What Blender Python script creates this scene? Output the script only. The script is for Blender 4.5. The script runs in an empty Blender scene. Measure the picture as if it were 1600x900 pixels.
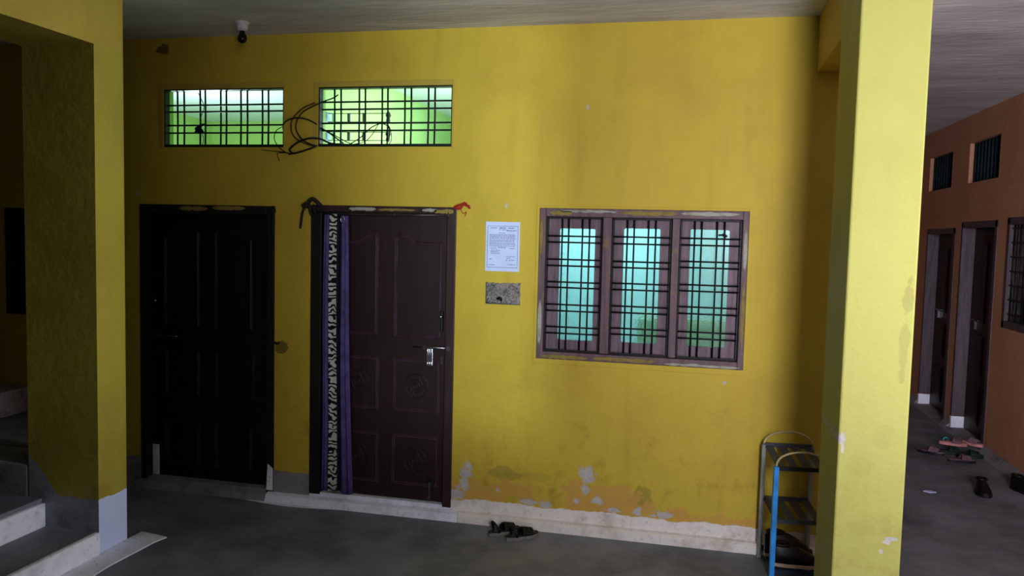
import bpy, bmesh, math, random
from mathutils import Vector, Matrix
random.seed(7)
SC = bpy.context.scene
C = SC.collection
PI = math.pi

# ------------------------------------------------------------------ camera
cam_d = bpy.data.cameras.new('camera')
cam = bpy.data.objects.new('camera', cam_d); C.objects.link(cam)
cam_d.sensor_width = 36; cam_d.lens = 1242.0 / 1600 * 36
cam_d.clip_start = .05; cam_d.clip_end = 60
yaw, pitch, roll = math.radians(12.7716), math.radians(3.8878), math.radians(1.4024)
fwd = Vector((-math.sin(yaw)*math.cos(pitch), math.cos(yaw)*math.cos(pitch), -math.sin(pitch)))
rt = Vector((math.cos(yaw), math.sin(yaw), 0)); up = rt.cross(fwd)
r2 = rt*math.cos(roll) + up*math.sin(roll); u2 = -rt*math.sin(roll) + up*math.cos(roll)
mw = Matrix.Identity(4)
for i in range(3):
    mw[i][0] = r2[i]; mw[i][1] = u2[i]; mw[i][2] = -fwd[i]
mw[0][3], mw[1][3], mw[2][3] = 0, -4.8, 1.84
cam.matrix_world = mw
SC.camera = cam

# ------------------------------------------------------------------ world, lights, exposure
SC.view_settings.view_transform = 'Standard'
SC.view_settings.look = 'None'
SC.view_settings.gamma = 1
SC.view_settings.use_curve_mapping = False
SC.view_settings.exposure = 0.0
W = bpy.data.worlds.new('world'); SC.world = W; W.use_nodes = True
W.node_tree.nodes['Background'].inputs[0].default_value = (.55, .6, .75, 1)
W.node_tree.nodes['Background'].inputs[1].default_value = .06

def area(name, loc, target, sx, sy, power, col, spread=180):
    l = bpy.data.lights.new(name, 'AREA'); l.shape = 'RECTANGLE'; l.size = sx; l.size_y = sy
    l.energy = power; l.color = col; l.spread = math.radians(spread)
    o = bpy.data.objects.new(name, l); C.objects.link(o); o.location = loc
    o.rotation_euler = (Vector(target) - Vector(loc)).to_track_quat('-Z', 'Y').to_euler()
    return o
# daylight by openings behind and beside the photographer, then two added fills
area('daylight_rear_window', (.92, -5.58, 2.3), (.75, 0, 1.9), .6, 1.3, 31, (1, .97, 1.05), 80)
area('daylight_far_yard', (-.05, -9.3, 2.3), (-1.7, 0, 2.2), .22, .3, 37, (.82, 1, 1), 60)
area('daylight_side_opening', (4.6, -1.97, 1.9), (-3.2, -1.05, 1.8), .5, 1.8, 13, (.97, 1, 1.1), 44)
area('fill_ground_bounce', (1.25, -5.3, .45), (1.75, -.6, 3.1), .8, .6, 38, (.95, .88, 1.05), 95)  # added fill standing in for ground bounce, lifts the ceiling
area('fill_corridor', (1.25, -5.5, 2.0), (2.4, 2.6, 1.0), .4, .8, 5, (.95, .82, 1), 32)  # added narrow fill that brightens the corridor and orange wall
# lamps of the three rooms behind the wall
def lamp(name, loc, power, col):
    l = bpy.data.lights.new(name, 'POINT'); l.energy = power; l.color = col; l.shadow_soft_size = .08
    o = bpy.data.objects.new(name, l); C.objects.link(o); o.location = loc
lamp('room_lamp_green', (-4.3, 1.6, 2.2), 84, (.8, .95, 1))
lamp('room_lamp_lime', (-1.5, 1.4, 2.2), 70, (.95, .95, .9))
lamp('room_lamp_cyan', (-.7, 1.5, 2.1), 41, (.66, .86, 1))

# ------------------------------------------------------------------ materials
def lin(h):
    h = h.lstrip('#'); v = [int(h[i:i+2], 16)/255 for i in (0, 2, 4)]
    return tuple(c/12.92 if c <= .04045 else ((c+.055)/1.055)**2.4 for c in v) + (1,)

class NT:
    def __init__(s, name):
        s.m = bpy.data.materials.new(name); s.m.use_nodes = True
        s.t = s.m.node_tree; s.b = s.t.nodes['Principled BSDF']
        s.b.inputs['Specular IOR Level'].default_value = .3
        g = s.n('ShaderNodeNewGeometry'); s.pos = g.outputs['Position']
        s.sep = s.n('ShaderNodeSeparateXYZ'); s.l(s.pos, s.sep.inputs[0])
        s.X, s.Y, s.Z = s.sep.outputs
    def n(s, t, **k):
        n = s.t.nodes.new(t)
        for a, v in k.items(): setattr(n, a, v)
        return n
    def l(s, a, b): s.t.links.new(a, b)
    def put(s, sock, v):
        if hasattr(v, 'is_output') or isinstance(v, bpy.types.NodeSocket): s.l(v, sock)
        else: sock.default_value = v
    def math(s, op, a, b=0., c=None, clamp=False):
        n = s.n('ShaderNodeMath', operation=op, use_clamp=clamp)
        s.put(n.inputs[0], a); s.put(n.inputs[1], b)
        if c is not None: s.put(n.inputs[2], c)
        return n.outputs[0]
    def noise(s, scale, detail=4, rough=.6, vec=None, stretch=None):
        n = s.n('ShaderNodeTexNoise'); n.inputs['Scale'].default_value = scale
        n.inputs['Detail'].default_value = detail; n.inputs['Roughness'].default_value = rough
        v = vec or s.pos
        if stretch:
            mp = s.n('ShaderNodeMapping'); mp.inputs['Scale'].default_value = stretch
            s.l(v, mp.inputs[0]); v = mp.outputs[0]
        s.l(v, n.inputs['Vector']); return n.outputs['Fac']
    def step(s, v, a, b):
        n = s.n('ShaderNodeMapRange', interpolation_type='SMOOTHSTEP')
        s.put(n.inputs[0], v); s.put(n.inputs[1], a); s.put(n.inputs[2], b)
        return n.outputs[0]
    def mix(s, f, a, b):
        n = s.n('ShaderNodeMix', data_type='RGBA')
        s.put(n.inputs[0], f); s.put(n.inputs[6], a); s.put(n.inputs[7], b)
        return n.outputs[2]
    def out(s, col, rough=.8, bump=None, bs=.3, bd=.01, metal=0):
        s.put(s.b.inputs['Base Color'], col); s.put(s.b.inputs['Roughness'], rough)
        s.b.inputs['Metallic'].default_value = metal
        if bump is not None:
            b = s.n('ShaderNodeBump'); b.inputs['Strength'].default_value = bs; b.inputs['Distance'].default_value = bd
            s.l(bump, b.inputs['Height']); s.l(b.outputs[0], s.b.inputs['Normal'])
        return s.m
    def blob(s, u, v, cu, cv, ru, rv, nz, amp=.9):      # a noisy spot, 1 inside
        a = s.math('DIVIDE', s.math('SUBTRACT', u, cu), ru); b = s.math('DIVIDE', s.math('SUBTRACT', v, cv), rv)
        d = s.math('SQRT', s.math('ADD', s.math('MULTIPLY', a, a), s.math('MULTIPLY', b, b)))
        d = s.math('ADD', d, s.math('MULTIPLY', s.math('SUBTRACT', nz, .5), amp*4.5))
        return s.math('SUBTRACT', 1, s.step(d, .85, 1.0))
    def mx(s, *a):
        r = a[0]
        for b in a[1:]: r = s.math('MAXIMUM', r, b)
        return r

def plain(name, h, rough=.6, metal=0, var=.12, scale=9, bump=.1):
    t = NT(name); c = lin(h); nz = t.noise(scale, 4)
    d = tuple(x*(1-var*2) for x in c[:3])+(1,); e = tuple(min(1, x*(1+var*2)) for x in c[:3])+(1,)
    return t.out(t.mix(t.step(nz, .3, .7), d, e), rough, t.noise(scale*8, 2), bump, .003, metal)

def wall_paint(name, base, dark, chips=(), orange=(), lowwhite=None, rough=.62, stains=(), smudge=.5):
    t = NT(name)
    n1 = t.noise(1.3, 5, .6); n2 = t.noise(7, 5, .65); nf = t.noise(28, 4, .7); nv = t.noise(2.2, 5, .6, stretch=(3.5, 3.5, .5))
    c = t.mix(t.math('MULTIPLY', t.step(n1, .42, .72), .6), lin(base), lin(dark))
    c = t.mix(t.math('MULTIPLY', t.step(nv, .5, .8), smudge), c, lin(dark))
    low = t.math('SUBTRACT', 1, t.step(t.Z, .25, 1.25))
    c = t.mix(t.math('MULTIPLY', t.math('MULTIPLY', t.step(n2, .5, .75), low), .55), c, lin('#8a6e20'))
    for (x, z, rx, rz, h, st) in stains:
        c = t.mix(t.math('MULTIPLY', t.blob(t.X, t.Z, x, z, rx, rz, n2, .8), st), c, lin(h))
    for (x, z, rx, rz) in orange:
        c = t.mix(t.math('MULTIPLY', t.blob(t.X, t.Z, x, z, rx, rz, n2, 1.1), .75), c, lin('#c39748'))
    hgt = t.math('ADD', t.math('MULTIPLY', nf, .25), n2)
    for (x, z, rx, rz) in chips:
        b = t.blob(t.X, t.Z, x, z, rx, rz, nf, .8)
        c = t.mix(b, c, t.mix(nf, lin('#8f8a84'), lin('#d9d6cf')))
        hgt = t.math('SUBTRACT', hgt, t.math('MULTIPLY', b, .8))
    if lowwhite is not None:
        e = t.math('ADD', t.Z, t.math('MULTIPLY', t.math('SUBTRACT', t.noise(9, 5, .7), .5), .06))
        if isinstance(lowwhite, tuple):     # follows a stair: higher to the left of x0
            z0, x0, x1, z1 = lowwhite
            sx = t.step(t.X, x0, x1); lim = t.math('ADD', t.math('MULTIPLY', sx, z0-z1), z1)
        else: lim = lowwhite
        w = t.math('LESS_THAN', e, lim)
        pale = t.mix(t.step(n2, .35, .75), lin('#a0a2aa'), lin('#77767a'))
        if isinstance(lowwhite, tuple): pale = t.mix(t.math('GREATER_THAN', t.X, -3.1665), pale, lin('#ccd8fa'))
        c = t.mix(w, c, pale)
    return t.out(c, rough, hgt, .35, .012)

M = {}
YEL = '#c4ad36'; YELD = '#ab9230'
M['yellow'] = wall_paint('yellow_wall_paint', YEL, YELD,
    chips=[(-.586, .37, .05, .055), (-.593, .28, .03, .03), (-.515, .215, .035, .025), (-1.36, .31, .04, .04), (-1.37, .24, .035, .05), (-1.345, .36, .03, .03),
           (.29, .108, .085, .02), (-.95, .163, .06, .02), (-.84, .155, .035, .03), (-.27, .17, .025, .03), (-.65, .2, .02, .02), (-.42, .165, .05, .016), (-.12, .165, .07, .022),
           (-1.137, 2.011, .01, .014), (-.651, 2.607, .009, .016), (.209, .997, .012, .01), (-3.752, 2.053, .018, .012), (-1.42, .17, .05, .05), (-1.15, .22, .012, .012)],
    orange=[(-1.2, .2, .32, .08), (-.5, .22, .3, .13), (-.3, .16, .3, .07), (.15, .15, .3, .04)],
    stains=[(-3.54, 3.03, .055, .04, '#5c4a18', .9), (-.93, .33, .16, .03, '#8f8430', .25), (-.25, .25, .06, .1, '#6d6a28', .5), (-1.1, .33, .15, .04, '#7a7030', .4),
            (-2.66, 1.05, .05, .04, '#4c431c', .7)])
M['pillar_yellow'] = wall_paint('lemon_pillar_paint', '#adad58', '#9e9a46', lowwhite=-.5, smudge=.35,
    chips=[(.632, 1.02, .016, .022), (.64, .98, .008, .03), (.83, .6, .014, .012), (.85, .615, .025, .006), (.868, .43, .03, .01), (.81, .56, .008, .012)],
    stains=[(.862, 1.62, .022, .10, '#6f6a3a', .3), (.85, 1.4, .02, .12, '#6f6a3a', .25), (.70, .9, .05, .05, '#85803c', .15), (.74, .65, .06, .03, '#85803c', .15), (.8, 1.05, .04, .05, '#85803c', .12)])
M['left_pillar'] = wall_paint('ochre_pillar_paint', '#aea23a', '#92862f', lowwhite=(.31, -3.64, -3.40, .53), smudge=.4)
M['beam_yellow'] = wall_paint('beam_paint', '#b5a040', '#9c8426', smudge=.5)
M['orange'] = wall_paint('orange_wall_paint', '#c28e6c', '#aa7a5a', lowwhite=.07, smudge=.3)
def lime(name, h):
    t = NT(name); return t.out(t.mix(t.noise(3), lin(h), tuple(x*.9 for x in lin(h)[:3])+(1,)), .7)
M['dim_plaster'] = plain('dim_grey_plaster', '#4a463e', .9)
M['lime'] = lime('lime_room_paint', '#a6cc74')
M['pale_lime'] = lime('pale_lime_room_paint', '#b0d68c')
M['room_white'] = lime('room_white_paint', '#d5e6ea')
M['aqua'] = lime('aqua_room_paint', '#b8e4e6')

def ceiling_mat():
    t = NT('rough_ceiling_plaster'); a = t.noise(1.2, 6, .6, stretch=(.6, 2.2, 1)); b = t.noise(9, 5, .7, stretch=(.5, 2, 1))
    c = t.mix(t.step(a, .3, .72), lin('#e2e4e6'), lin('#b0b1b2'))
    c = t.mix(t.math('MULTIPLY', t.step(b, .55, .75), .4), c, lin('#e0dad2'))
    return t.out(c, .85, t.math('ADD', a, b), .5, .02)
M['ceiling'] = ceiling_mat()
def floor_mat():
    t = NT('worn_concrete_floor'); a = t.noise(1.6, 7, .65); b = t.noise(7, 6, .7); c0 = t.noise(30, 4, .7)
    c = t.mix(t.step(a, .35, .68), lin('#848a92'), lin('#5a5f66'))
    c = t.mix(t.math('MULTIPLY', t.step(b, .55, .8), .6), c, lin('#989ca0'))
    c = t.mix(t.math('MULTIPLY', t.step(c0, .6, .8), .3), c, lin('#a8a9aa'))
    return t.out(c, t.math('ADD', t.math('MULTIPLY', b, .35), .42), t.math('ADD', b, t.math('MULTIPLY', c0, .3)), .25, .01)
M['floor'] = floor_mat()
def white_mat(name, a, b, sc=6):
    t = NT(name); n1 = t.noise(sc, 6, .7); n2 = t.noise(sc*6, 4, .7)
    c = t.mix(t.step(n1, .45, .75), lin(a), lin(b)); c = t.mix(t.math('MULTIPLY', t.step(n2, .55, .7), .35), c, lin('#7d7468'))
    return t.out(c, .7, n2, .4, .006)
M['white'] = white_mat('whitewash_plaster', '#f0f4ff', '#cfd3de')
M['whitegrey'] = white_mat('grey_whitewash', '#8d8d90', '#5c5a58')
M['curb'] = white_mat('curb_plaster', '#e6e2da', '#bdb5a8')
M['cement'] = white_mat('rough_cement', '#8f8a86', '#3f3c3b', 30)

def wood(name, a, b, rough=.35, paint=None):
    t = NT(name); g = t.noise(6, 6, .65, stretch=(6, 6, .6)); n2 = t.noise(12, 4, .7)
    c = t.mix(t.step(g, .35, .7), lin(a), lin(b))
    if paint: c = t.mix(t.math('MULTIPLY', t.step(n2, .56, .66), .8), c, lin(paint))
    return t.out(c, rough, g, .15, .004)
M['door_brown'] = wood('maroon_door_varnish', '#2f2021', '#261a1c', .42)
M['highlit_maroon'] = wood('highlit_maroon_moulding', '#4e3c48', '#33242a', .35)  # paler tone paints highlights onto the moulding ridges
M['highlit_dark'] = wood('highlit_dark_moulding', '#26262e', '#0f0f15', .4)  # ridge highlights of the black door, put into the colour
M['door_dark'] = wood('black_door_varnish', '#0c0c12', '#07070b', .5)  # near-black varnish colour
M['frame_brown'] = wood('maroon_frame_varnish', '#3a2527', '#2c1d1f', .45)
M['frame_black'] = wood('black_frame_wood', '#12110f', '#1c1a14', .6)  # near-black wood colour
M['win_wood'] = wood('mauve_brown_window_wood', '#75626c', '#56464e', .5)
M['win_frame'] = wood('smeared_window_frame_wood', '#6f5a5e', '#54434a', .55, '#7d6a3a')
M['orange_door'] = wood('old_dark_door_wood', '#3a2622', '#241815', .5)
M['orange_frame'] = wood('dull_frame_wood', '#554a50', '#3d3438', .55)
M['iron'] = plain('black_iron', '#15181a', .5, .3, .1, 20)
M['iron_green'] = plain('dark_green_iron', '#10201c', .5, .3, .1, 20)
M['steel'] = plain('bright_steel', '#c9cbd2', .25, 1, .05)
M['dullsteel'] = plain('dull_steel', '#6b6b70', .35, 1, .1)
M['cable'] = plain('black_cable', '#0e0e10', .5)
M['brown_cable'] = plain('brown_cable', '#4c3312', .6)
M['blue'] = plain('blue_paint', '#2f8fe0', .4)
M['greypaint'] = plain('grey_tube_paint', '#8d9290', .4)
M['cream'] = plain('cream_tube_paint', '#b9ad80', .4)
M['slat'] = plain('grey_slat', '#3d4247', .45)
M['blueslat'] = plain('navy_slat', '#1d2c44', .45)
M['black'] = plain('black_rubber', '#101114', .5)
M['blackshoe'] = plain('black_shoe', '#0b0b0e', .42)
M['greysole'] = plain('grey_sole', '#77766f', .7)
M['beige'] = plain('beige_sole', '#b39a88', .7)
M['pink'] = plain('pink_slipper', '#b97f79', .6)
M['mauve'] = plain('mauve_slipper', '#6b525c', .6)
M['green_sl'] = plain('green_slipper', '#0f2a20', .6)
M['porcelain'] = plain('white_porcelain', '#c8c8cc', .35)
M['bulbglass'] = plain('blackened_bulb', '#0c0c0c', .2)
M['purple'] = plain('purple_cloth', '#50467c', .7, 0, .15, 14)
M['darkcloth'] = plain('dark_purple_cloth', '#171126', .8, 0, .2, 14)
M['rag'] = plain('sooty_rag', '#25261f', .9)
M['red'] = plain('red_thread', '#a3241c', .8)
M['cyan'] = plain('shiny_cyan_plastic', '#28c8c4', .15)
M['paleblue'] = plain('pale_blue_plastic', '#a9c4dd', .4)
M['screen'] = plain('dark_screen_mesh', '#16262a', .8, 0, .3, 30)
M['paper'] = plain('paper', '#c4d4fa', .8, 0, .02, 4, .02)
M['ink'] = plain('ink', '#5c6076', .8)
M['smear'] = white_mat('smeared_filler', '#a5a69a', '#6f6a3c', 14)
M['smear_y'] = white_mat('smeared_yellow_paint', '#8c7d3a', '#5f552c', 14)

def pattern_mat():
    t = NT('black_white_scroll_print')
    tc = t.n('ShaderNodeTexCoord'); w = t.n('ShaderNodeTexWave', wave_type='RINGS')
    w.inputs['Scale'].default_value = 9; w.inputs['Distortion'].default_value = 9; w.inputs['Detail'].default_value = 1.2; w.inputs['Detail Scale'].default_value = 2.2
    t.l(t.pos, w.inputs['Vector'])
    m = t.step(w.outputs['Fac'], .5, .62)
    return t.out(t.mix(m, lin('#c9c8bd'), lin('#0e0d16')), .8)
M['pattern'] = pattern_mat()
def glass_mat():
    t = NT('obscured_patterned_glass')
    v = t.n('ShaderNodeTexVoronoi'); v.inputs['Scale'].default_value = 60; t.l(t.pos, v.inputs['Vector'])
    n = t.noise(30, 3)
    b = t.n('ShaderNodeBump'); b.inputs['Strength'].default_value = .8; b.inputs['Distance'].default_value = .006
    t.l(t.math('ADD', v.outputs['Distance'], n), b.inputs['Height'])
    tr = t.n('ShaderNodeBsdfTranslucent'); tr.inputs[0].default_value = (.85, .97, .95, 1); t.l(b.outputs[0], tr.inputs['Normal'])
    rf = t.n('ShaderNodeBsdfRefraction'); rf.inputs['Roughness'].default_value = .1; rf.inputs['IOR'].default_value = 1.12
    t.l(b.outputs[0], rf.inputs['Normal']); rf.inputs[0].default_value = (.92, 1, .97, 1)
    mx = t.n('ShaderNodeMixShader'); mx.inputs[0].default_value = .88
    t.l(tr.outputs[0], mx.inputs[1]); t.l(rf.outputs[0], mx.inputs[2])
    gl = t.n('ShaderNodeBsdfGlossy'); gl.inputs['Roughness'].default_value = .2
    m2 = t.n('ShaderNodeMixShader'); m2.inputs[0].default_value = .04
    t.l(mx.outputs[0], m2.inputs[1]); t.l(gl.outputs[0], m2.inputs[2])
    t.l(m2.outputs[0], t.t.nodes['Material Output'].inputs[0])
    return t.m
M['glass'] = glass_mat()

# ------------------------------------------------------------------ mesh helpers
class MB:
    def __init__(s): s.bm = bmesh.new()
    def box(s, x0, x1, y0, y1, z0, z1, mi=0):
        vs = [s.bm.verts.new((x, y, z)) for x in (x0, x1) for y in (y0, y1) for z in (z0, z1)]
        for q in ((0,1,3,2), (4,6,7,5), (0,4,5,1), (2,3,7,6), (0,2,6,4), (1,5,7,3)):
            f = s.bm.faces.new([vs[i] for i in q]); f.material_index = mi
        return s
    def quad(s, a, b, c, d, mi=0):
        f = s.bm.faces.new([s.bm.verts.new(p) for p in (a, b, c, d)]); f.material_index = mi; return s
    def prism(s, pts, axis, d0, d1, smooth=False):       # outline extruded along an axis
        def P(p, d): return {'x': (d, p[0], p[1]), 'y': (p[0], d, p[1]), 'z': (p[0], p[1], d)}[axis]
        a = [s.bm.verts.new(P(p, d0)) for p in pts]; b = [s.bm.verts.new(P(p, d1)) for p in pts]
        n = len(pts)
        s.bm.faces.new(a); s.bm.faces.new(b[::-1])
        for i in range(n):
            f = s.bm.faces.new((a[i], b[i], b[(i+1) % n], a[(i+1) % n])); f.smooth = smooth
        return s
    def tube(s, pts, r, n=6, closed=False, caps=True):
        pts = [Vector(p) for p in pts]; N = len(pts); rings = []
        u = None
        for i, p in enumerate(pts):
            if closed: d = pts[(i+1) % N] - pts[i-1]
            else: d = pts[min(i+1, N-1)] - pts[max(i-1, 0)]
            d.normalize()
            if u is None:
                u = d.cross(Vector((0, 0, 1)))
                if u.length < .1: u = d.cross(Vector((0, 1, 0)))
            u = (u - d*u.dot(d)).normalized(); v = d.cross(u)
            rr = r[i] if isinstance(r, (list, tuple)) else r
            rings.append([s.bm.verts.new(p + (u*math.cos(2*PI*k/n) + v*math.sin(2*PI*k/n))*rr) for k in range(n)])
        for i in range(N if closed else N-1):
            a, b = rings[i], rings[(i+1) % N]
            for k in range(n):
                f = s.bm.faces.new((a[k], a[(k+1) % n], b[(k+1) % n], b[k])); f.smooth = True
        if caps and not closed: s.bm.faces.new(rings[0][::-1]); s.bm.faces.new(rings[-1])
        return s
    def lathe(s, prof, cx, cy, n=20, cz=0):               # (r, z) profile around a vertical axis
        rings = [[s.bm.verts.new((cx + r*math.cos(2*PI*k/n), cy + r*math.sin(2*PI*k/n), cz+z)) for k in range(n)] for r, z in prof]
        for a, b in zip(rings, rings[1:]):
            for k in range(n):
                f = s.bm.faces.new((a[k], a[(k+1) % n], b[(k+1) % n], b[k])); f.smooth = True
        s.bm.faces.new(rings[0]); s.bm.faces.new(rings[-1]); return s
    def loft(s, rings, smooth=True, cap=True):
        R = [[s.bm.verts.new(p) for p in r] for r in rings]; n = len(R[0])
        for a, b in zip(R, R[1:]):
            for k in range(n):
                f = s.bm.faces.new((a[k], a[(k+1) % n], b[(k+1) % n], b[k])); f.smooth = smooth
        if cap: s.bm.faces.new(R[0][::-1]); s.bm.faces.new(R[-1])
        return s
    def ridge(s, pts, y, w, h, mi=1):                            # closed moulding on a plane facing -y, peak sticks out
        n = len(pts); cx = sum(p[0] for p in pts)/n; cz = sum(p[1] for p in pts)/n
        def off(k):
            r = []
            for i in range(n):
                a = Vector(pts[i-1]); b = Vector(pts[i]); c = Vector(pts[(i+1) % n])
                d1 = (b-a).normalized(); d2 = (c-b).normalized(); t = (d1+d2)
                t = t.normalized() if t.length > 1e-6 else d1
                nn = Vector((-t.y, t.x)); sc = 1/max(.5, abs(nn.dot(Vector((-d1.y, d1.x)))))
                if nn.dot(Vector((cx, cz))-b) < 0 and False: nn = -nn
                r.append(b + nn*k*sc)
            return r
        prof = [(0, 0), (w*.25, h), (w*.5, h*.35), (w*.8, h*.9), (w, h*.25)]
        R = [[s.bm.verts.new((p.x, y - hh, p.y)) for p in off(k)] for k, hh in prof]
        for a, b in zip(R, R[1:]):
            for i in range(n):
                f = s.bm.faces.new((a[i], a[(i+1) % n], b[(i+1) % n], b[i])); f.material_index = mi
        s.bm.faces.new(R[-1]); return s
    def build(s, name, mat, parent=None, bevel=0, smooth=False):
        bmesh.ops.recalc_face_normals(s.bm, faces=s.bm.faces)
        me = bpy.data.meshes.new(name); s.bm.to_mesh(me); s.bm.free()
        o = bpy.data.objects.new(name, me); C.objects.link(o)
        for m in (mat if isinstance(mat, (list, tuple)) else [mat]): me.materials.append(m)
        if bevel:
            b = o.modifiers.new('bevel', 'BEVEL'); b.width = bevel; b.segments = 2; b.limit_method = 'ANGLE'
        if parent is not None:
            o.parent = parent; o.matrix_parent_inverse = Matrix.Translation(parent.location).inverted() if not parent.rotation_euler[2] else Matrix.Identity(4)
        return o

def tag(o, label=None, cat=None, group=None, kind=None):
    if label: o['label'] = label
    if cat: o['category'] = cat
    if group: o['group'] = group
    if kind: o['kind'] = kind
    return o
def empty(name, loc=(0, 0, 0), rz=0, **k):
    o = bpy.data.objects.new(name, None); C.objects.link(o); o.location = loc; o.rotation_euler = (0, 0, rz); o.empty_display_size = .1
    return tag(o, **k)
def struct(o, label=None): return tag(o, label, kind='structure')

def holed(name, u0, u1, z0, z1, holes, p0, p1, mats, axis='y', reveal=1, back=1):
    """wall slab between planes p0 (seen side) and p1, with rectangular holes (u0,u1,z0,z1)"""
    us = sorted({u0, u1, *[h[0] for h in holes], *[h[1] for h in holes]}); zs = sorted({z0, z1, *[h[2] for h in holes], *[h[3] for h in holes]})
    mb = MB(); P = (lambda u, p, z: (u, p, z)) if axis == 'y' else (lambda u, p, z: (p, u, z))
    def solid(i, j):
        if i < 0 or j < 0 or i >= len(us)-1 or j >= len(zs)-1: return False
        a, b = (us[i]+us[i+1])/2, (zs[j]+zs[j+1])/2
        return not any(h[0] < a < h[1] and h[2] < b < h[3] for h in holes)
    for i in range(len(us)-1):
        for j in range(len(zs)-1):
            if not solid(i, j): continue
            a, b, c, d = us[i], us[i+1], zs[j], zs[j+1]
            mb.quad(P(a, p0, c), P(b, p0, c), P(b, p0, d), P(a, p0, d), 0)
            mb.quad(P(a, p1, c), P(b, p1, c), P(b, p1, d), P(a, p1, d), back)
            if not solid(i-1, j): mb.quad(P(a, p0, c), P(a, p1, c), P(a, p1, d), P(a, p0, d), reveal)
            if not solid(i+1, j): mb.quad(P(b, p0, c), P(b, p1, c), P(b, p1, d), P(b, p0, d), reveal)
            if not solid(i, j-1): mb.quad(P(a, p0, c), P(b, p0, c), P(b, p1, c), P(a, p1, c), reveal)
            if not solid(i, j+1): mb.quad(P(a, p0, d), P(b, p0, d), P(b, p1, d), P(a, p1, d), reveal)
    bmesh.ops.remove_doubles(mb.bm, verts=mb.bm.verts, dist=1e-5)
    return struct(mb.build(name, mats))

# ------------------------------------------------------------------ the shell
H = 3.1
V1 = (-3.54, -2.648, 2.372, 2.757); V2 = (-2.40, -1.497, 2.375, 2.754)
D1 = (-3.735, -2.708, 0, 1.985); D2 = (-2.447, -1.455, 0, 1.998)
WN = (-.925, .309, 1.077, 2.003); WL = (-4.85, -4.25, 1.175, 1.94)
holed('wall_back', -5.6, 1.12, -.05, H, [V1, V2, D1, D2, WN, WL], 0, .1, [M['yellow'], M['lime']])
struct(MB().box(-5.6, 2.9, -9.6, 7.2, -.12, 0).build('floor', M['floor']))
struct(MB().box(-5.7, 2.9, -9.6, 7.2, H, H+.15).build('ceiling', M['ceiling']))
# orange side wall with two doors, two vents and a window
OX = 2.586
OD = [(4.07, 5.06, 0, 2.01), (2.93, 3.88, 0, 2.065)]
OV = [(4.32, 5.13, 2.435, 2.81), (3.0, 3.80, 2.44, 2.825)]
OW = (1.3, 2.70, 1.15, 2.08)
holed('wall_right', -9.6, 7.1, -.05, H, OD + OV + [OW, (-2.35, -1.35, .3, 2.95)], OX, OX+.2, [M['orange'], M['orange']], axis='x')
struct(MB().box(1.12, 2.9, 7.0, 7.15, 0, H).build('wall_corridor_end', M['orange']))
struct(MB().box(1.0, 1.12, .1, 7.0, 0, H).build('wall_corridor_left', M['orange']))
struct(MB().box(-5.75, -5.6, -9.6, .0, 0, H).build('wall_left', M['dim_plaster']))
struct(MB().box(-5.75, -5.6, .1, 3.8, 0, H).build('wall_room_left', M['lime']))
# the wall behind the photographer, with the openings the daylight comes by
holed('wall_rear', -5.6, OX, 0, H, [(.6, 1.25, 1.6, 3.0), (-1.1, -.36, 1.6, 3.0)], -5.62, -5.8, [M['dim_plaster'], M['dim_plaster']])
struct(MB().box(-2.5, -.312, -8.05, -7.95, 0, H).build('wall_yard_blocker', M['dim_plaster']))  # unseen stub added to soften the left edge of the yard light
# rooms behind the main wall
struct(MB().box(-2.70, -2.60, .1, 3.7, 0, H).build('wall_partition', M['pale_lime']))
struct(MB().box(-1.22, -1.12, .1, 3.7, 0, H).build('wall_partition', M['aqua']))
struct(MB().box(-5.6, -1.12, 3.66, 3.76, 0, H).build('wall_room_back', M['lime']))
struct(MB().box(-1.12, 1.0, 2.2, 2.3, 1.42, H).build('wall_room_back', M['aqua']))
struct(MB().box(-1.12, 1.0, 2.2, 2.3, 0, 1.42).build('wall_room_back', M['aqua']))
struct(MB().box(-.39, .98, 1.2, 1.3, 0, 1.235).build('wall_room_low', M['lime']))
struct(MB().box(-5.6, -2.7, .1, 3.66, H-.025, H-.002).build('ceiling_room', M['room_white']))
struct(MB().box(-2.6, -1.22, .1, 3.66, H-.025, H-.002).build('ceiling_room', M['room_white']))
struct(MB().box(-1.12, 1.0, .1, 2.2, H-.025, H-.002).build('ceiling_room', M['aqua']))

# pillars and beams
struct(MB().box(.622, .888, -1.3, -.85, -.02, H).build('trim_pillar_right', M['pillar_yellow'], bevel=.008))
struct(MB().box(.638, .885, -.85, 0, 2.79, H).build('trim_beam_right', M['beam_yellow'], bevel=.006))
struct(MB().box(-3.625, -3.166, -1.086, -.862, 0, 2.8).build('trim_pillar_left', M['left_pillar']))
struct(MB().box(-3.625, -3.166, -5.6, -.862, 2.8, H).build('trim_beam_left', M['beam_yellow']))

# raised stair lobby on the left with its steps
m = MB(); m.box(-5.6, -3.168, -5.6, -1.086, 0, .126); struct(m.build('floor_stair_lobby', M['floor']))
m = MB(); m.box(-3.19, -3.150, -5.6, -1.09, .0, .131); struct(m.build('trim_lobby_edge', M['white'], bevel=.012))
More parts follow.
